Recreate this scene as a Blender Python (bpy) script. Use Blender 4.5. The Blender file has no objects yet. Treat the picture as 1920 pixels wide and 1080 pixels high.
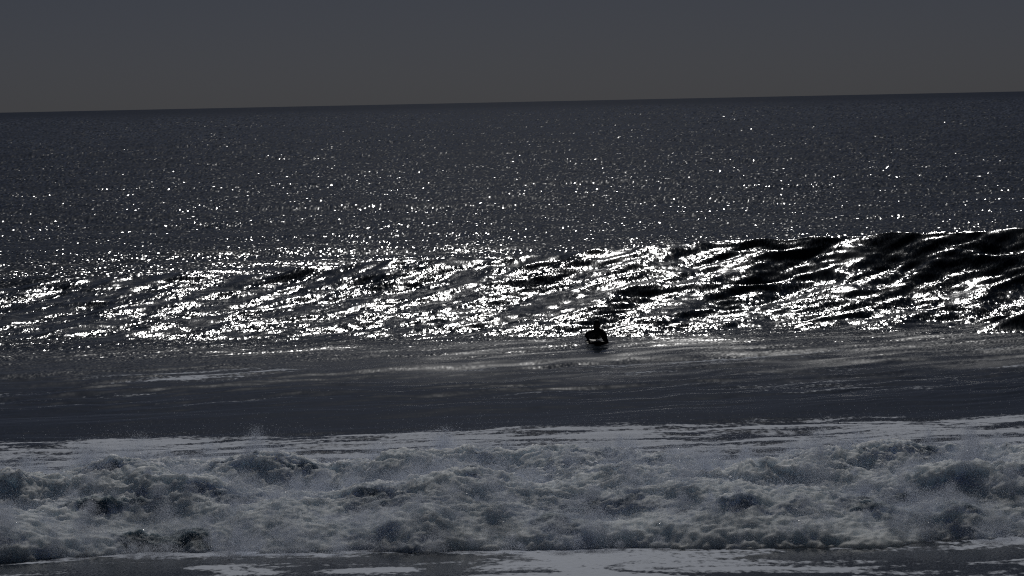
import bpy, math, random
import numpy as np
from mathutils import Vector, Matrix

random.seed(7)
sc = bpy.context.scene
col = sc.collection

# ------------------------------------------------------------------ camera
F_PX = 7300.0                        # focal length in pixels of the 1920 wide photograph
CAM_H = 6.0
ROLL = math.atan(40 / 1920)
PITCH = math.atan(350 / F_PX)
cam_data = bpy.data.cameras.new('camera')
cam_data.sensor_width = 36.0
cam_data.lens = 36.0 * F_PX / 1920
cam_data.clip_start = 0.5
cam_data.clip_end = 60000
cam = bpy.data.objects.new('camera', cam_data)
col.objects.link(cam)
Fv = Vector((0, math.cos(PITCH), -math.sin(PITCH)))
U0 = Vector((0, math.sin(PITCH), math.cos(PITCH)))
R0 = Vector((1, 0, 0))
Rv = R0 * math.cos(ROLL) - U0 * math.sin(ROLL)
Uv = U0 * math.cos(ROLL) + R0 * math.sin(ROLL)
M = Matrix((( Rv.x, Uv.x, -Fv.x, 0), (Rv.y, Uv.y, -Fv.y, 0), (Rv.z, Uv.z, -Fv.z, CAM_H), (0, 0, 0, 1)))
cam.matrix_world = M
sc.camera = cam

# ------------------------------------------------------------------ sky, sun, exposure
SUN_EL = math.radians(38)
SUN_AZ = math.radians(0)             # a little to the right of straight ahead
w = bpy.data.worlds.new('World'); sc.world = w; w.use_nodes = True
nt = w.node_tree
bg = nt.nodes['Background']
sky = nt.nodes.new('ShaderNodeTexSky')
sky.sky_type = 'NISHITA'
sky.sun_disc = False
sky.sun_elevation = SUN_EL
sky.sun_rotation = SUN_AZ
sky.altitude = 0
sky.air_density = 0.25
sky.dust_density = 1.0
sky.ozone_density = 1.0
hsv = nt.nodes.new('ShaderNodeHueSaturation')
hsv.inputs['Saturation'].default_value = 1.0
nt.links.new(sky.outputs[0], hsv.inputs['Color'])
tint = nt.nodes.new('ShaderNodeMix'); tint.data_type = 'RGBA'; tint.blend_type = 'MULTIPLY'
tint.inputs[0].default_value = 1.0; tint.inputs[7].default_value = (0.35, 0.405, 0.50, 1)   # darkens and cools the sky
nt.links.new(hsv.outputs[0], tint.inputs[6])
nt.links.new(tint.outputs[2], bg.inputs['Color'])
bg.inputs['Strength'].default_value = 0.05
sd = bpy.data.lights.new('sun', 'SUN')
sd.energy = 5.0
sd.angle = math.radians(0.53)
sd.color = (1.0, 0.985, 0.96)
sun = bpy.data.objects.new('sun', sd); col.objects.link(sun)
sdir = Vector((math.sin(SUN_AZ) * math.cos(SUN_EL), math.cos(SUN_AZ) * math.cos(SUN_EL), math.sin(SUN_EL)))
sun.rotation_euler = sdir.to_track_quat('Z', 'Y').to_euler()
sun.location = (0, 60, 40)
sc.view_settings.view_transform = 'Standard'
sc.view_settings.look = 'None'
sc.view_settings.exposure = -2.3
sc.view_settings.gamma = 1.0
sc.cycles.use_denoising = False
sc.cycles.pixel_filter_type = 'BLACKMAN_HARRIS'
sc.cycles.filter_width = 1.15
sc.cycles.max_bounces = 5
sc.cycles.sample_clamp_direct = 0
sc.cycles.sample_clamp_indirect = 4

# ------------------------------------------------------------------ numeric noise
def make_noise(seed):
    r = np.random.RandomState(seed)
    a = r.rand(256, 256).astype(np.float32) * 2 * np.pi
    return np.cos(a), np.sin(a)
def gnoise(x, y, seed):
    """gradient noise, about -1..1"""
    gx, gy = make_noise(seed)
    xi = np.floor(x); yi = np.floor(y)
    fx = (x - xi).astype(np.float32); fy = (y - yi).astype(np.float32)
    xi = xi.astype(np.int64) & 255; yi = yi.astype(np.int64) & 255
    x1 = (xi + 1) & 255; y1 = (yi + 1) & 255
    u = fx * fx * fx * (fx * (fx * 6 - 15) + 10); v = fy * fy * fy * (fy * (fy * 6 - 15) + 10)
    n00 = gx[yi, xi] * fx + gy[yi, xi] * fy
    n10 = gx[yi, x1] * (fx - 1) + gy[yi, x1] * fy
    n01 = gx[y1, xi] * fx + gy[y1, xi] * (fy - 1)
    n11 = gx[y1, x1] * (fx - 1) + gy[y1, x1] * (fy - 1)
    a = n00 + u * (n10 - n00); b = n01 + u * (n11 - n01)
    return (a + v * (b - a)) * 1.5
def rnoise(x, y, seed, deg=31):
    c, s_ = math.cos(math.radians(deg)), math.sin(math.radians(deg))
    return gnoise(x * c + y * s_ + 31.7, y * c - x * s_ + 12.9, seed)
def fbm(x, y, seed, octaves=3, gain=0.5):
    s = 0; a = 1.0; t = 0
    for o in range(octaves):
        s = s + a * gnoise(x * 2 ** o + 17.3 * o, y * 2 ** o + 5.1 * o, seed + o); t += a; a *= gain
    return s / t ** 0.7
def sstep(a, b, x):
    t = np.clip((x - a) / (b - a), 0, 1); return t * t * (3 - 2 * t)

# ------------------------------------------------------------------ the shape of the sea
def swell(x, y):
    """the unbroken wave coming in: lower and longer on the left, high and steep on the right"""
    s = np.clip((x + 17) / 33, 0, 1)
    wob = 1.5 * gnoise(x / 9 + 3, x * 0 + 0.5, 11) + 0.35 * gnoise(x / 2.6, x * 0 + 0.3, 12)
    yf = 102.0 - 4.6 * s + 0.8 * wob
    yc = 119.0 - 12.5 * s + 1.0 * wob
    H = 0.68 + 1.72 * s ** 0.95 + 0.16 * gnoise(x / 5, x * 0 + .2, 13)
    t = (y - yf) / (yc - yf)
    p = np.clip(t, 0, 1)
    k = 1.25 + 0.65 * s
    face = p ** k
    back = np.exp(-np.abs((y - yc) / (11 + 6 * (1 - s))) ** 1.3)
    h = np.where(t < 1, face, back)
    h = np.where(t < 0, 0, h)
    # soften the foot a little
    return H * h, t, s

def sea_height(x, y):
    h, t, s = swell(x, y)
    far = np.clip(y / 110, 1, None)
    onface = sstep(-0.1, 0.2, t) * sstep(1.5, 0.9, t)
    # ledges that run diagonally over the face
    a = np.radians(64 - 20 * s)
    u = x * np.cos(a) + (y - 103) * np.sin(a); v = -x * np.sin(a) + (y - 103) * np.cos(a)
    wx = 0.8 * gnoise(x / 2.2, y / 2.0, 23); 
    h = h + onface * ((0.10 + .02 * s) * (1 - .55 * s * sstep(.65, .35, t)) * gnoise(u / 3.6 + wx, v / 1.2 + wx * .6, 21) + 0.04 * gnoise(u / 1.4 + wx, v / 0.5, 22) + 0.07 * s * gnoise(x / 1.6, y / .9 + wx, 25) + (0.012 + .022 * s) * gnoise(x / .5, y / .45, 24) + .03 * s * sstep(.6, 1, t) * gnoise(x / .8, y * 0, 26))
    # open sea chop, each wave size dropped where it is too small to be seen
    for lx, ly, amp, sd_ in ((3.0, 1.2, .045, 31), (7, 3.0, .10, 32), (16, 7, .16, 33), (45, 18, .22, 34), (120, 45, .30, 35)):
        wgt = sstep(103, 125, y) * sstep(ly * 60, ly * 30, y) if ly < 60 else 1
        h = h + wgt * amp * gnoise(x / lx + 9, y / ly, sd_)
    # calmer trough and shallows in front of the swell
    near = sstep(104, 96, y)
    yw = y + 0.7 * gnoise(x / 3.1, y / 5, 44) + 0.25 * gnoise(x / .9, y / 1.7, 45) - .45 * x
    h = h + near * (0.068 * sstep(70, 82, y) * (1 - .4 * sstep(88, 94, y)) * fbm(x / 2.6, yw / 1.1, 41, 4) + 0.05 * gnoise(x / 11, yw / 4, 42))
    # backwash hump and boils behind the broken wave
    band = sstep(74, 70, y) * sstep(57, 60, y)
    h = h + band * (0.05 * fbm(x / 2.4, y / 1.0, 43, 4))
    h = h + 0.13 * np.exp(-((x - 0.0) / 1.6) ** 2 - ((y - 65.6) / 1.2) ** 2)
    # dark boil at the right edge in front of the swell
    h = h + 0.45 * np.exp(-((x - 12.9) / 0.9) ** 2 - ((y - 97.6) / 0.55) ** 2)
    return h

def grid_mesh(name, X, Y, Z, mat, attrs=None, smooth=True):
    nr, nc = X.shape
    me = bpy.data.meshes.new(name)
    co = np.empty((nr * nc, 3), np.float32)
    co[:, 0] = X.ravel(); co[:, 1] = Y.ravel(); co[:, 2] = Z.ravel()
    idx = np.arange(nr * nc, dtype=np.int32).reshape(nr, nc)
    q = np.stack([idx[:-1, :-1], idx[:-1, 1:], idx[1:, 1:], idx[1:, :-1]], -1).reshape(-1, 4)
    me.vertices.add(nr * nc); me.vertices.foreach_set('co', co.ravel())
    me.loops.add(q.size); me.loops.foreach_set('vertex_index', q.ravel())
    me.polygons.add(len(q)); me.polygons.foreach_set('loop_start', np.arange(0, q.size, 4, dtype=np.int32))
    if smooth: me.polygons.foreach_set('use_smooth', np.ones(len(q), bool))
    me.update(calc_edges=True)
    for n, (typ, data) in (attrs or {}).items():
        at = me.attributes.new(n, typ, 'POINT')
        at.data.foreach_set('vector' if typ == 'FLOAT_VECTOR' else 'value', np.ascontiguousarray(data, np.float32).ravel())
    me.materials.append(mat)
    o = bpy.data.objects.new(name, me); col.objects.link(o)
    return o

# ------------------------------------------------------------------ materials
def mat_new(name):
    m = bpy.data.materials.new(name); m.use_nodes = True
    nt = m.node_tree
    for n in list(nt.nodes): nt.nodes.remove(n)
    return m, nt, nt.nodes.new('ShaderNodeOutputMaterial')
def N(nt, t, **kw):
    n = nt.nodes.new(t)
    for k, v in kw.items():
        if k in n.inputs: n.inputs[k].default_value = v
        else: setattr(n, k, v)
    return n
L = lambda nt, a, b: nt.links.new(a, b)

def water_material():
    m, nt, out = mat_new('sea_water')
    geo = N(nt, 'ShaderNodeNewGeometry')
    rip = N(nt, 'ShaderNodeAttribute', attribute_name='ripple')
    add = N(nt, 'ShaderNodeVectorMath', operation='ADD')
    nrm = N(nt, 'ShaderNodeVectorMath', operation='NORMALIZE')
    L(nt, geo.outputs['Normal'], add.inputs[0]); L(nt, rip.outputs['Vector'], add.inputs[1])
    L(nt, add.outputs[0], nrm.inputs[0])
    rough = N(nt, 'ShaderNodeAttribute', attribute_name='gloss')
    wat = N(nt, 'ShaderNodeBsdfPrincipled', **{'Base Color': (0.009, 0.021, 0.040, 1), 'IOR': 1.333})
    L(nt, nrm.outputs[0], wat.inputs['Normal']); L(nt, rough.outputs['Fac'], wat.inputs['Roughness'])
    # foam lying on the water
    foam = N(nt, 'ShaderNodeAttribute', attribute_name='foam')
    tc = N(nt, 'ShaderNodeTexCoord')
    mp = N(nt, 'ShaderNodeMapping'); mp.inputs['Scale'].default_value = (1, 0.5, 1)
    L(nt, tc.outputs['Object'], mp.inputs['Vector'])
    ns = N(nt, 'ShaderNodeTexNoise', Scale=9.0, Detail=6.0, Roughness=0.65)
    L(nt, mp.outputs[0], ns.inputs['Vector'])
    sm = N(nt, 'ShaderNodeMath', operation='MULTIPLY_ADD'); sm.inputs[1].default_value = 1.3; sm.inputs[2].default_value = -0.65
    L(nt, ns.outputs['Fac'], sm.inputs[0])
    ad = N(nt, 'ShaderNodeMath', operation='ADD'); L(nt, foam.outputs['Fac'], ad.inputs[0]); L(nt, sm.outputs[0], ad.inputs[1])
    mr = N(nt, 'ShaderNodeMapRange'); mr.interpolation_type = 'SMOOTHSTEP'
    mr.inputs['From Min'].default_value = 0.38; mr.inputs['From Max'].default_value = 0.72
    L(nt, ad.outputs[0], mr.inputs['Value'])
    bmp = N(nt, 'ShaderNodeBump', Strength=0.6, Distance=0.03)
    L(nt, ns.outputs['Fac'], bmp.inputs['Height'])
    ff = N(nt, 'ShaderNodeBsdfPrincipled', **{'Base Color': (0.77, 0.83, 0.95, 1), 'Roughness': 0.8, 'IOR': 1.2})
    L(nt, bmp.outputs[0], ff.inputs['Normal'])
    mix = N(nt, 'ShaderNodeMixShader')
    L(nt, mr.outputs[0], mix.inputs[0]); L(nt, wat.outputs[0], mix.inputs[1]); L(nt, ff.outputs[0], mix.inputs[2])
    L(nt, mix.outputs[0], out.inputs['Surface'])
    return m

def foam_material():
    m, nt, out = mat_new('whitewater_foam')
    foam = N(nt, 'ShaderNodeAttribute', attribute_name='foam')
    tc = N(nt, 'ShaderNodeTexCoord')
    ns = N(nt, 'ShaderNodeTexNoise', Scale=14.0, Detail=8.0, Roughness=0.7)
    L(nt, tc.outputs['Object'], ns.inputs['Vector'])
    sm = N(nt, 'ShaderNodeMath', operation='MULTIPLY_ADD'); sm.inputs[1].default_value = 0.8; sm.inputs[2].default_value = -0.4
    L(nt, ns.outputs['Fac'], sm.inputs[0])
    ad = N(nt, 'ShaderNodeMath', operation='ADD'); L(nt, foam.outputs['Fac'], ad.inputs[0]); L(nt, sm.outputs[0], ad.inputs[1])
    mr = N(nt, 'ShaderNodeMapRange'); mr.interpolation_type = 'SMOOTHSTEP'
    mr.inputs['From Min'].default_value = 0.1; mr.inputs['From Max'].default_value = 0.8
    L(nt, ad.outputs[0], mr.inputs['Value'])
    bmp = N(nt, 'ShaderNodeBump', Strength=0.5, Distance=0.02)
    L(nt, ns.outputs['Fac'], bmp.inputs['Height'])
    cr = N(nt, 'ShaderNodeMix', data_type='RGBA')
    cr.inputs[6].default_value = (0.09, 0.16, 0.21, 1); cr.inputs[7].default_value = (0.76, 0.85, 1.0, 1)  # dark end: thin water, and blue-grey shadow painted into the foam
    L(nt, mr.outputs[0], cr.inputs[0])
    p = N(nt, 'ShaderNodeBsdfPrincipled', **{'Roughness': 0.6, 'IOR': 1.33, 'Subsurface Weight': 1.0, 'Subsurface Scale': 0.40})
    p.inputs['Subsurface Radius'].default_value = (1.0, 1.0, 1.0)
    L(nt, cr.outputs[2], p.inputs['Base Color']); L(nt, bmp.outputs[0], p.inputs['Normal'])
    tr = N(nt, 'ShaderNodeBsdfTranslucent'); L(nt, cr.outputs[2], tr.inputs['Color'])
    mix = N(nt, 'ShaderNodeMixShader', Fac=0.18)
    L(nt, p.outputs[0], mix.inputs[1]); L(nt, tr.outputs[0], mix.inputs[2])
    L(nt, mix.outputs[0], out.inputs['Surface'])
    return m

def spray_material(name='spray_droplets', c=(0.84, 0.88, 0.96, 1)):
    m, nt, out = mat_new(name)
    d = N(nt, 'ShaderNodeBsdfDiffuse'); d.inputs['Color'].default_value = c
    t = N(nt, 'ShaderNodeBsdfTranslucent'); t.inputs['Color'].default_value = c
    mix = N(nt, 'ShaderNodeMixShader', Fac=0.5)
    L(nt, d.outputs[0], mix.inputs[1]); L(nt, t.outputs[0], mix.inputs[2]); L(nt, mix.outputs[0], out.inputs['Surface'])
    return m

def simple(name, color, rough=0.5, **kw):
    m, nt, out = mat_new(name)
    p = N(nt, 'ShaderNodeBsdfPrincipled', **{'Base Color': (*color, 1), 'Roughness': rough}, **kw)
    ns = N(nt, 'ShaderNodeTexNoise', Scale=30.0, Detail=3.0)
    b = N(nt, 'ShaderNodeBump', Strength=0.15, Distance=0.01)
    L(nt, ns.outputs['Fac'], b.inputs['Height']); L(nt, b.outputs[0], p.inputs['Normal'])
    L(nt, p.outputs[0], out.inputs['Surface'])
    return m

# ------------------------------------------------------------------ sea: one sheet from the beach to the horizon
def build_sea():
    ys = [24.0]
    while ys[-1] < 26000:
        y = ys[-1]
        step = 1.0 * y * y / (F_PX * CAM_H)
        if 94 < y < 128: step = min(step, 0.062)
        elif y < 46: step = 0.35
        ys.append(y + step)
    ys = np.array(ys)
    k = 0.158
    nc = int(2 * k * F_PX / 1.35)
    us = np.linspace(-k, k, nc)
    out = k * np.geomspace(1.02, 14, 60)
    us = np.concatenate([-out[::-1], us, out])
    Yg, Ug = np.meshgrid(ys, us, indexing='ij')
    Xg = Ug * Yg
    Z = sea_height(Xg, Yg)
    h, t, s = swell(Xg, Yg)
    nr, ncc = Xg.shape
    # ripple slopes: the small facets that flash in the sun
    rr = np.random.RandomState(5)
    def field(cx, cy, seed):                  # ripples whose size grows with distance, cx wide and cy deep
        D = np.log(Yg)                        # row spacing in distance
        dist = 43800.0 / Yg
        wa = 0.7 * gnoise(Ug * F_PX / 33, dist / 14, seed + 300); wb = 0.6 * gnoise(Ug * F_PX / 41, dist / 9, seed + 400)
        return rnoise(Ug * F_PX / cx + wa, dist / cy + wb, seed, 9)
    g1 = field(4.6, 1.15, 51); g2 = field(9, 1.9, 52); g3 = field(30, 5, 53)
    f1 = field(5.0, 1.2, 54); f2 = field(14, 3, 55)
    # on the steep face ripples follow true metres
    ysc = 1.0 + 1.3 * (1 - s) + .5 * sstep(.5, .1, t); Ym = (Yg - 103) / ysc
    m1 = rnoise(Xg / 0.030, Ym / 0.075, 61); m2 = rnoise(Xg / 0.07, Ym / 0.16, 62, 24); m3 = rnoise(Xg / 0.4, Yg / 0.8, 63)
    n1 = rnoise(Xg / 0.032, Ym / 0.08, 64); n2 = rnoise(Xg / 0.11, Ym / 0.25, 65, 24)
    face = sstep(95, 98, Yg) * sstep(128, 118, Yg)
    ty = np.where(face > 0, 0, 0) + (1 - face) * (0.95 * g1 + 0.36 * g2 + 0.20 * g3) + face * (0.75 * m1 + 0.5 * m2 + 0.15 * m3)
    tx = (1 - face) * (0.85 * f1 + 0.35 * f2) + face * (0.7 * n1 + 0.6 * n2)
    # how lively the surface is, in patches
    ang = np.radians(67 - 20 * s); ca, sa = np.cos(ang), np.sin(ang); Yc = Yg - 103
    Ud = Xg * ca + Yc * sa; Vd = -Xg * sa + Yc * ca
    wp = 1.1 * gnoise(Xg / 2.5, Yg / 3.0, 74)
    pat = 1.2 * gnoise(Ud / 5.0 + wp, Vd / 1.6 + .7 * wp, 75) + 0.65 * gnoise(Ud / 2.4 + wp, Vd / 0.6, 76) + 0.35 * gnoise(Ud / 1.0, Vd / .28, 77)
    foot = sstep(78, 99, Yg + 2.5 * gnoise(Xg / 6, Yg / 3, 78) + 4.5 * gnoise(Ud / 5, Vd / 1.3, 88))          # ripples die out below the foot of the swell
    rightw = sstep(-6, 5, Xg)
    act = foot ** 1.6
    act = act * (0.72 + 0.28 * sstep(520, 118, Yg)) * (1 - 0.85 * sstep(700, 5000, Yg))
    act = np.maximum(act, 0.10 + .25 * sstep(76, 71, Yg))
    gust = 0.85 + 0.75 * fbm(Xg / (Yg * .022), 43800 / Yg / 6.5, 71, 3)
    tj = t + .22 * gnoise(Ud / 4, Vd / .9, 99) + .10 * gnoise(Xg / 1.2, Yg / .7, 92)
    inf = face * sstep(-.10, .25, tj) * sstep(1.15, 0.95, t)
    act = act * (1 - 0.45 * inf * sstep(0.1, -0.5, pat))
    base = 0.115 - .02 * sstep(250, 900, Yg) + 0.02 * sstep(180, 104, Yg) + 0.03 * sstep(1200, 6000, Yg)
    clump = fbm(Xg / 5 + wp * .5, Yg / 5.0, 87, 3)
    base = base + sstep(180, 125, Yg) * sstep(97, 106, Yg) * (.06 + .18 * clump)
    base = base * (0.30 + 0.70 * sstep(88, 99, Yg))
    pat = pat * (1 - .8 * np.exp(-((Xg - 2.0) / 1.2) ** 2 - ((Yg - 100) / 4) ** 2))
    up = sstep(.52, .78, t + .10 * pat + .06 * gnoise(Xg / 2.5, Yg / 2.5, 90)) * sstep(3, 9, Xg) * inf
    base = base * (1 - inf) + inf * (0.088 - .008 * s + (.26 - .08 * s) * pat * (1 - .4 * up) + .15 * up)
    yv = Yg - 0.70 * Xg + .8 * gnoise(Xg / 2.5, Yg / 3, 97)
    stq = gnoise(Xg / 4.2, yv / 1.2, 79) + .7 * gnoise(Xg / 1.3, yv / .5, 98)
    base = base + sstep(84, 95, Yg) * sstep(101, 97, Yg) * (-.03 + .14 * stq) * (.4 + .6 * rightw)
    base = base + .10 * inf * np.exp(-((Xg - 2.2) / 1.3) ** 2 - ((Yg - 100.3) / 2.5) ** 2)
    low = inf * sstep(.0, .12, tj) * sstep(.58, .40, tj) * sstep(-4, 6, Xg)
    base = base + low * .06
    sl_y = base + (0.19 + 0.085 * sstep(108, 125, Yg) + .03 * inf) * act * ty * gust
    # keep facets turned to the shore on the flat sea (the far side of a ripple cannot be seen at this angle)
    sl_y = np.where(inf < 0.5, np.maximum(sl_y, 0.02 + 0.02 * np.abs(ty)), sl_y)
    sl_x = (0.44 + .10 * inf) * act * tx * gust
    calm = np.exp(-((Xg - 2.08) / .35) ** 2 - ((Yg - 93.4) / 2.6) ** 2); sl_y = sl_y * (1 - .85 * calm); sl_x = sl_x * (1 - .5 * calm)
    rip = np.zeros(Xg.shape + (3,), np.float32)
    rip[..., 0] = sl_x; rip[..., 1] = -sl_y
    gloss = 0.138 + 0.02 * inf - 0.02 * sstep(1200, 6000, Yg) + (0.05 + 0.17 * rightw * sstep(-.2, .6, gnoise(Xg / 3, yv / 1.3, 80))) * sstep(99, 96, Yg) * sstep(79, 91, Yg)
    gloss = gloss * (1 - .6 * calm)
    # foam: streaks in the trough, a wide sheet behind the broken wave, patches in front of it
    st = fbm(Xg / 6.0, Yg / 0.8, 81, 4, 0.6)
    st2 = fbm(Xg / 2.0, Yg / 0.55, 86, 4, 0.6)
    sheet = sstep(72.8, 70.6, Yg + 1.3 * gnoise(Xg / 2.6, Yg * 0, 83) + .5 * gnoise(Xg / .8, Yg / 2, 93) - .07 * Xg) * sstep(46, 50, Yg)
    yq = Yg + .5 * gnoise(Xg / 1.7, Yg / 2, 95) - .25 * Xg
    st3 = fbm(Xg / 2.6, yq / 0.75, 96, 4, 0.6)
    fo = sheet * (0.60 + 0.85 * st3 + 0.30 * st2)
    trough = sstep(74, 80, Yg) * sstep(97, 88, Yg)
    fo = np.maximum(fo, trough * (0.20 + 0.05 * rightw + 0.85 * fbm(Xg / 5 + .3 * wp, (Yg - .6 * Xg + .4 * wp) / 1.1, 89, 4, .6) * sstep(-0.4, 0.3, fbm(Xg / 14, Yg / 3, 84, 2))))
    frnt = sstep(52.5, 51.5, Yg)
    fo = np.where(frnt > 0.5, 0.43 + 1.0 * fbm(Xg / 2.4 + .8 * gnoise(Xg / 2, Yg, 94), Yg / 1.5, 85, 5, 0.6) + 0.25 * np.exp(-((Xg - 1.0) / 1.6) ** 2) - 0.3 * sstep(-2, -6, Xg), fo)
    return grid_mesh('water', Xg, Yg, Z, water_material(),
                     {'ripple': ('FLOAT_VECTOR', rip), 'gloss': ('FLOAT', gloss), 'foam': ('FLOAT', fo)})
sea = build_sea(); sea['kind'] = 'structure'

# sand of the beach, going down under the water
def build_beach():
    ys = np.concatenate([np.linspace(-120, 60, 60), np.geomspace(70, 26000, 20)])
    xs = np.concatenate([-np.geomspace(2000, 60, 12), np.linspace(-50, 50, 60), np.geomspace(60, 2000, 12)])
    Y, X = np.meshgrid(ys, xs, indexing='ij')
    Z = np.where(Y < 35, (35 - Y) * 0.045 - 0.45, -0.45 - np.minimum((Y - 35) * 0.03, 8)) + 0.05 * fbm(X / 6, Y / 6, 91, 3)
    Z = np.minimum(Z, 4.2)
    return grid_mesh('beach_sand', X, Y, Z, simple('sand', (0.32, 0.27, 0.20), 0.9))
bs = build_beach(); bs['kind'] = 'structure'

# ------------------------------------------------------------------ the broken wave: rolling whitewater
def bore_env(x, y):
    f = 51.7 + 0.8 * gnoise(x / 3.1, x * 0 + .4, 101) + 0.28 * gnoise(x / 0.9, x * 0 + .7, 102) + .14 * gnoise(x / .3, y / .4, 103) + .08 * gnoise(x / .11, y / .15, 104)
    d = y - f
    rise = 1 - np.exp(-np.clip(d, 0, None) / 0.75)
    e = 0.40 * rise + 0.36 * sstep(0.8, 3.6, d)
    e = e * sstep(7.2, 4.2, d)
    return e, d
def puffs(x, y, seed):
    """rounded heaps: distance to scattered centres turned into domes, 0..1"""
    r = np.random.RandomState(seed); jx = r.rand(128, 128); jy = r.rand(128, 128); hh = 0.55 + 0.45 * r.rand(128, 128)
    xi = np.floor(x).astype(np.int64); yi = np.floor(y).astype(np.int64); best = np.zeros(np.shape(x))
    for dx in (-1, 0, 1):
        for dy in (-1, 0, 1):
            cx = xi + dx; cy = yi + dy; a = cx & 127; b = cy & 127
            d2 = (x - cx - jx[b, a]) ** 2 + (y - cy - jy[b, a]) ** 2
            best = np.maximum(best, hh[b, a] * np.sqrt(np.clip(1 - d2 / 1.1, 0, 1)))
    return best
# splashes inside the foam, shadow of the hollows painted in as dark colour: across (m), away (m), half width, height
def burst_list():
    L_ = []
    for px, py, wd, hh in ((30, 950, .26, .30), (195, 960, .50, .60), (235, 1000, .3, .35), (330, 1000, .26, .32), (560, 990, .24, .25), (640, 890, .2, .15),
                       (808, 1005, .16, .42), (730, 985, .22, .2), (955, 955, .3, .25), (1080, 900, .18, .2), (1150, 905, .26, .25), (1240, 915, .22, .25), (1040, 985, .3, .22),
                       (1330, 915, .2, .2), (1430, 1005, .34, .3), (1540, 1020, .22, .2), (1680, 975, .26, .3), (1810, 965, .3, .36), (1870, 900, .28, .24), (420, 960, .2, .2)):
        d = Fv * F_PX + Rv * (px - 960) - Uv * (py - 540)
        t = (0.42 - CAM_H) / d.z
        if d.y * t < 56.3: L_.append((d.x * t, max(d.y * t, 52.7), wd * 1.15, hh * .55))
    return L_
BURSTS = burst_list()
def bursts(x, y):
    b = x * 0
    jx = 0.12 * gnoise(x / .16, y / .2, 141) + .05 * gnoise(x / .05, y / .07, 142)
    for cx, cy, wd, hh in BURSTS:
        b = np.maximum(b, hh * np.exp(-((x + jx - cx) / wd) ** 2 - ((y + jx - cy) / .30) ** 2))
    return b
def bore_surface(x, y):
    e, d = bore_env(x, y)
    wx = 0.25 * gnoise(x / .6, y / .6, 118); wy = 0.25 * gnoise(x / .5, y / .7, 119)
    b = 0.78 * puffs((x + wx) / 0.95, (y + wy) / 1.0, 111) + 0.24 * puffs((x + wy) / 0.3, (y + wx) / 0.32, 112) \
        + 0.11 * puffs(x / 0.13 + wx, y / 0.13, 113)
    big = gnoise(x / 2.0, y / 1.3, 115)
    z = e * (0.50 + 0.66 * b + 0.55 * big) + 0.02 + bursts(x, y) * (.10 + .55 * b)
    z = np.where(d < 0, -0.25, z)
    return z, e, d
def build_bore():
    xs = np.arange(-10.5, 10.5, 0.02); ys = np.arange(50.6, 59.6, 0.022)
    Y, X = np.meshgrid(ys, xs, indexing='ij')
    Z, e, d = bore_surface(X, Y)
    amp = np.clip(e, 0, 1)
    # fold the lumps over a little towards the shore
    Y2 = Y - amp * (0.22 + 0.35 * gnoise(X / 0.7, Z / 0.25 + Y / 1.5, 121)) * 0.6 + amp * 0.10 * gnoise(X / .13, Y / .13, 122)
    X2 = X + amp * 0.12 * gnoise(X / 0.35, Y / 0.35, 123)
    Z2 = Z + amp * 0.05 * gnoise(X / 0.12, Y / 0.10, 124) + amp * 0.035 * gnoise(X / 0.05, Y / 0.05, 125)
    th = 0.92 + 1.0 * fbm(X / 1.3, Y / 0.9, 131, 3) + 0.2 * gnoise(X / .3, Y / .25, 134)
    th = th - 2.5 * bursts(X, Y) * (1 + .6 * gnoise(X / .3, Y / .3, 143))  # darker foam colour at the bursts stands in for shaded hollows
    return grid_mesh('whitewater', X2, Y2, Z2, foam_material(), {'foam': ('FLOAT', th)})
bore = build_bore(); bore['kind'] = 'stuff'
bore['label'] = 'rolling grey white foam of the broken wave in the foreground'; bore['category'] = 'foam'

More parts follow.
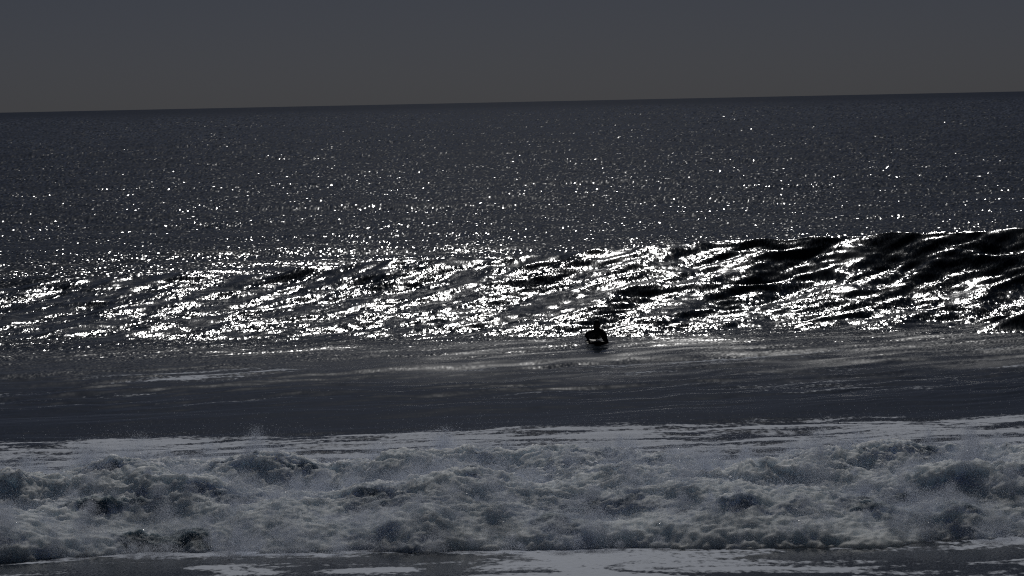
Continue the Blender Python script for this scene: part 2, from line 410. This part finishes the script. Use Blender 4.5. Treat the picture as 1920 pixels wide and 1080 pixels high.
# droplets thrown up from the whitewater
def build_spray():
    r = np.random.RandomState(9)
    P = []
    nj = 800
    for j in range(nj):
        x = r.uniform(-9.6, 9.6); y = r.uniform(51.6, 57.4)
        big = r.rand() ** 3
        hgt = 0.13 + 0.42 * big
        wd = 0.05 + 0.14 * r.rand() + 0.1 * big
        n = int(800 + 6500 * big)
        q = r.rand(n) ** 0.8
        spread = wd * (0.5 + 0.8 * (1 - q))
        px = x + r.randn(n) * spread * 0.6 + q * hgt * r.uniform(-.3, .3)
        py = y + r.randn(n) * spread * 0.6
        z0, e, d = bore_surface(np.full(1, x), np.full(1, y))
        pz = max(z0[0], 0) * 0.9 + q * hgt * (0.6 + 0.4 * r.rand(n))
        P.append(np.stack([px, py, pz], 1))
    nfoam = None
    D = []
    for cx, cy, wd, hh in BURSTS:
        for k in range(3):
            jx, tip = cx + r.randn() * wd * .45, hh * r.uniform(.7, 1.3)
            m = int(1500 * tip / .4); q = r.rand(m) ** 1.4
            zz = bore_surface(np.full(1, cx), np.full(1, cy))[0][0]
            D.append(np.stack([jx + r.randn(m) * wd * .60 * (1 - .6 * q) + (jx - cx) * q, cy - .05 + r.randn(m) * .13, max(zz, 0) * .55 + q * (tip * 1.1 + .1)], 1))
    D = np.concatenate(D).astype(np.float32)
    n = 1100000                                 # fine mist hugging the whole roller
    px = r.uniform(-9.8, 9.8, n); py = r.uniform(51.4, 58.5, n)
    z0, e, d = bore_surface(px, py)
    keep = (d > 0)
    pz = z0 + r.exponential(0.095, n) * (0.4 + e)
    P.append(np.stack([px, py, pz], 1)[keep])
    P = np.concatenate(P).astype(np.float32); nfoam = len(P); P = np.concatenate([P, D])
    n = len(P)
    size = (0.003 + 0.005 * r.rand(n, 1, 1) ** 2).astype(np.float32)
    tri = r.randn(n, 3, 3).astype(np.float32)
    tri /= np.linalg.norm(tri, axis=2, keepdims=True)
    V = (P[:, None, :] + tri * size).reshape(-1, 3)
    me = bpy.data.meshes.new('spray')
    me.vertices.add(len(V)); me.vertices.foreach_set('co', V.ravel())
    me.loops.add(len(V)); me.loops.foreach_set('vertex_index', np.arange(len(V), dtype=np.int32))
    me.polygons.add(n); me.polygons.foreach_set('loop_start', np.arange(0, 3 * n, 3, dtype=np.int32))
    me.update(calc_edges=True)
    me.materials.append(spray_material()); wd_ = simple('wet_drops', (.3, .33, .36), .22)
    me.materials.append(spray_material('shaded_spray', (.50, .57, .64, 1)))  # shade of the hollows put into the droplet colour
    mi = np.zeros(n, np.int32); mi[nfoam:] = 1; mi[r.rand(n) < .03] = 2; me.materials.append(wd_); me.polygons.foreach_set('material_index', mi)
    o = bpy.data.objects.new('spray', me); col.objects.link(o)
    return o
spray = build_spray(); spray['kind'] = 'stuff'
spray['label'] = 'fine droplets thrown up over the broken wave'; spray['category'] = 'spray'

# ------------------------------------------------------------------ surfer paddling in on a board, facing the shore
def pixel_ray(px, py):
    d = Fv * F_PX + Rv * (px - 960) - Uv * (py - 540)
    return d.normalized()
def on_level(px, py, z):
    d = pixel_ray(px, py); t = (z - CAM_H) / d.z
    return Vector((0, 0, CAM_H)) + d * t
def link_mesh(name, me, mats, parent=None, loc=None):
    o = bpy.data.objects.new(name, me); col.objects.link(o)
    for m in mats: me.materials.append(m)
    if parent: o.parent = parent
    if loc is not None: o.location = loc
    for p in me.polygons: p.use_smooth = True
    return o
def skin_mesh(verts, edges, radii, root=0, sub=2):
    me = bpy.data.meshes.new('tmp'); me.from_pydata([Vector(v) for v in verts], edges, [])
    o = bpy.data.objects.new('tmp', me); col.objects.link(o)
    o.modifiers.new('skin', 'SKIN').use_smooth_shade = True
    sv = me.skin_vertices[0].data
    for i, r in enumerate(radii):
        sv[i].radius = r if isinstance(r, tuple) else (r, r); sv[i].use_root = (i == root)
    o.modifiers.new('sub', 'SUBSURF').levels = sub
    dg = bpy.context.evaluated_depsgraph_get()
    res = bpy.data.meshes.new_from_object(o.evaluated_get(dg))
    bpy.data.objects.remove(o)
    return res
def chain_builder():
    V, E, R = [], [], []
    def add(p, r, parent=None):
        V.append(p); R.append(r)
        if parent is not None: E.append((parent, len(V) - 1))
        return len(V) - 1
    return V, E, R, add

def build_surfer():
    import bmesh
    base = on_level(1120, 643, 0.02)
    base.z = 0.0
    V, E, R, add = chain_builder()
    pel = add((0, .66, .17), (.15, .10))
    bel = add((0, .44, .19), (.135, .10), pel)
    che = add((.035, .20, .235), (.125, .11), bel)
    col_ = add((.01, .10, .31), (.10, .08), che)
    nek = add((0, .055, .375), (.058, .058), col_)
    hed = add((0, .035, .42), (.06, .06), nek)
    def hand(wrist, d, side):
        # palm and five bent fingers, thumb from the side of the palm
        d = Vector(d).normalized(); wv = Vector(V[wrist]); s = Vector((side, 0, 0)); s = (s - d * s.dot(d)).normalized()
        palm = add(tuple(wv + d * .05), (.032, .015), wrist)
        for k, ln in ((-1.5, .060), (-.5, .074), (.5, .080), (1.5, .070)):
            b = wv + d * .085 + s * (.019 * k)
            f0 = add(tuple(b), .0095, palm); f1 = add(tuple(b + d * ln * .5 + Vector((0, -.006, 0))), .0085, f0)
            add(tuple(b + d * ln + Vector((0, -.018, 0))), .0075, f1)
        t0 = add(tuple(wv + d * .035 + s * .034), .011, palm); add(tuple(wv + d * .075 + s * .058), .009, t0)
    for sx in (-1, 1):
        sh = add((sx * .145, .13, .285), (.068, .062), col_)
        if sx < 0:      # raised elbow, hand about to dip in
            ua = add((-.215, .07, .275), .050, sh); el = add((-.275, .02, .235), .042, ua)
            fa = add((-.235, -.05, .13), .036, el); wr = add((-.20, -.10, .05), .028, fa); hand(wr, (.05, -.35, -1), 1)
        else:           # arm pulling down through the water
            ua = add((.165, .10, .225), .085, sh); el = add((.185, .05, .13), .078, ua)
            fa = add((.225, -.01, .04), .055, el); wr = add((.27, -.06, -.05), .028, fa); hand(wr, (0, -.5, -1), -1)
        hp = add((sx * .10, .74, .16), .10, pel); th = add((sx * .12, .98, .15), .085, hp)
        kn = add((sx * .13, 1.18, .13), .062, th); cf = add((sx * .13, 1.36, .14), .058, kn)
        an = add((sx * .12, 1.60, .12), .038, cf); add((sx * .12, 1.70, .10), .038, an); add((sx * .12, 1.82, .07), (.035, .02), len(V) - 1)
    me = skin_mesh(V, E, R, pel)
    bm = bmesh.new(); bm.from_mesh(me)
    # head: an ellipsoid shaped into brow, nose, lips, chin and ears, facing the shore (-y)
    hb = bmesh.new(); bmesh.ops.create_uvsphere(hb, u_segments=48, v_segments=32, radius=1)
    for v in hb.verts:
        x, y, z = v.co
        jaw = 1 - 0.28 * max(0, -z) ** 1.3
        nx, ny, nz = x * .076 * jaw, y * .096 * (1 - .10 * max(0, -z)), z * .118
        f = max(0, -y)
        ny -= f ** 6 * .030 * math.exp(-(x / .16) ** 2 - ((z + .12) / .20) ** 2)          # nose
        ny += f ** 2 * .012 * math.exp(-((abs(x) - .38) / .20) ** 2 - ((z - .08) / .13) ** 2)  # eye sockets
        ny -= f ** 2 * .007 * math.exp(-(x / .30) ** 2 - ((z + .46) / .06) ** 2)          # lips
        ny -= f ** 2 * .010 * math.exp(-(x / .30) ** 2 - ((z + .78) / .16) ** 2)          # chin
        nx += math.copysign(.014, x) * math.exp(-((abs(x) - 1) / .2) ** 2 - ((z + .05) / .22) ** 2 - ((y - .05) / .16) ** 2)  # ears
        v.co = (nx, ny + .015, nz + .445)
    tmp = bpy.data.meshes.new('t'); hb.to_mesh(tmp); bm.from_mesh(tmp); hb.free()
    body = bpy.data.meshes.new('person'); bm.to_mesh(body); bm.free()
    o = bpy.data.objects.new('t', body); col.objects.link(o)
    rm = o.modifiers.new('r', 'REMESH'); rm.mode = 'VOXEL'; rm.voxel_size = .0075
    sm = o.modifiers.new('s', 'SMOOTH'); sm.iterations = 2; sm.factor = .4
    dg = bpy.context.evaluated_depsgraph_get(); body = bpy.data.meshes.new_from_object(o.evaluated_get(dg)); bpy.data.objects.remove(o)
    body.name = 'person'
    suit = simple('black_neoprene', (.010, .010, .012), .6); skin = simple('skin', (.28, .16, .10), .5)
    p = link_mesh('person', body, [suit, skin], None, base)
    for f in body.polygons:
        c = f.center
        if (c.z > .385 and c.y < .12) or (c.x < 0 and c.z < .065 and c.y < .05) or (c.x > 0 and c.z < -.045): f.material_index = 1
    p.rotation_euler.z = math.radians(4)
    p['label'] = 'surfer in a black wetsuit lying on a board and paddling in front of the wave'; p['category'] = 'person'
    # hair: wet, short, with tufts standing up
    hb = bmesh.new(); bmesh.ops.create_uvsphere(hb, u_segments=40, v_segments=24, radius=1)
    bmesh.ops.delete(hb, geom=[v for v in hb.verts if v.co.z < .1 - .9 * v.co.y * (1 if v.co.y > 0 else 1.0) - .35], context='VERTS')
    rr = random.Random(3)
    for v in hb.verts:
        x, y, z = v.co; k = 1.10 + rr.uniform(-.03, .06) + (.28 * rr.random() if z > .75 else 0)
        v.co = (x * .076 * k, y * .096 * k + .015, z * .118 * k + .445)
    bmesh.ops.solidify(hb, geom=hb.faces[:], thickness=.006)
    hm = bpy.data.meshes.new('hair'); hb.to_mesh(hm); hb.free()
    link_mesh('hair', hm, [simple('dark_hair', (.012, .009, .007), .45)], p)
    for sx in (-1, 1):
        eb = bmesh.new(); bmesh.ops.create_uvsphere(eb, u_segments=16, v_segments=10, radius=.012)
        em = bpy.data.meshes.new('eye'); eb.to_mesh(em); eb.free()
        link_mesh('eye', em, [simple('eye_white', (.35, .33, .30), .2)], p, (sx * .029, -.062, .455))
    # board
    bb = bmesh.new(); nl, nw = 60, 12; rows = []
    for side in (1, -1):
        rws = []
        for i in range(nl + 1):
            t = i / nl; yy = -.42 + 2.05 * t
            wd = .255 * (math.sin(math.pi * min(1, max(0, t)) ** .72)) ** .55 + .001 if 0 < t < 1 else .002
            if t > .9: wd = max(wd, .10)
            rock = .11 * (1 - t) ** 4 + .03 * t ** 4
            th = .018 * (math.sin(math.pi * t) ** .5 if 0 < t < 1 else .02) + .002
            r = []
            for j in range(nw + 1):
                a = -1 + 2 * j / nw
                r.append(bb.verts.new((a * wd, yy, .004 + rock * .7 + side * th * math.sqrt(max(0, 1 - abs(a) ** 3)))))
            rws.append(r)
        rows.append(rws)
    for k, rws in enumerate(rows):
        for i in range(nl):
            for j in range(nw):
                q = [rws[i][j], rws[i][j + 1], rws[i + 1][j + 1], rws[i + 1][j]]
                bb.faces.new(q if k == 0 else q[::-1])
    bmesh.ops.remove_doubles(bb, verts=bb.verts, dist=.0004)
    bmm = bpy.data.meshes.new('surfboard'); bb.to_mesh(bmm); bb.free()
    b = link_mesh('surfboard', bmm, [simple('cream_resin', (.62, .60, .52), .35)], None, base)
    b.rotation_euler.z = math.radians(4)
    b['label'] = 'pale surfboard under the paddling surfer, only its nose showing'; b['category'] = 'surfboard'
    fm = bpy.data.meshes.new('fin')
    fm.from_pydata([(-.004, 1.40, .03), (.004, 1.40, .03), (-.004, 1.52, .03), (.004, 1.52, .03), (-.001, 1.53, -.10), (.001, 1.53, -.10)], [],
                   [(0, 1, 5, 4), (1, 3, 5), (3, 2, 4, 5), (2, 0, 4), (0, 2, 3, 1)])
    link_mesh('fin', fm, [simple('fin_plastic', (.05, .05, .05), .4)], b)
build_surfer()
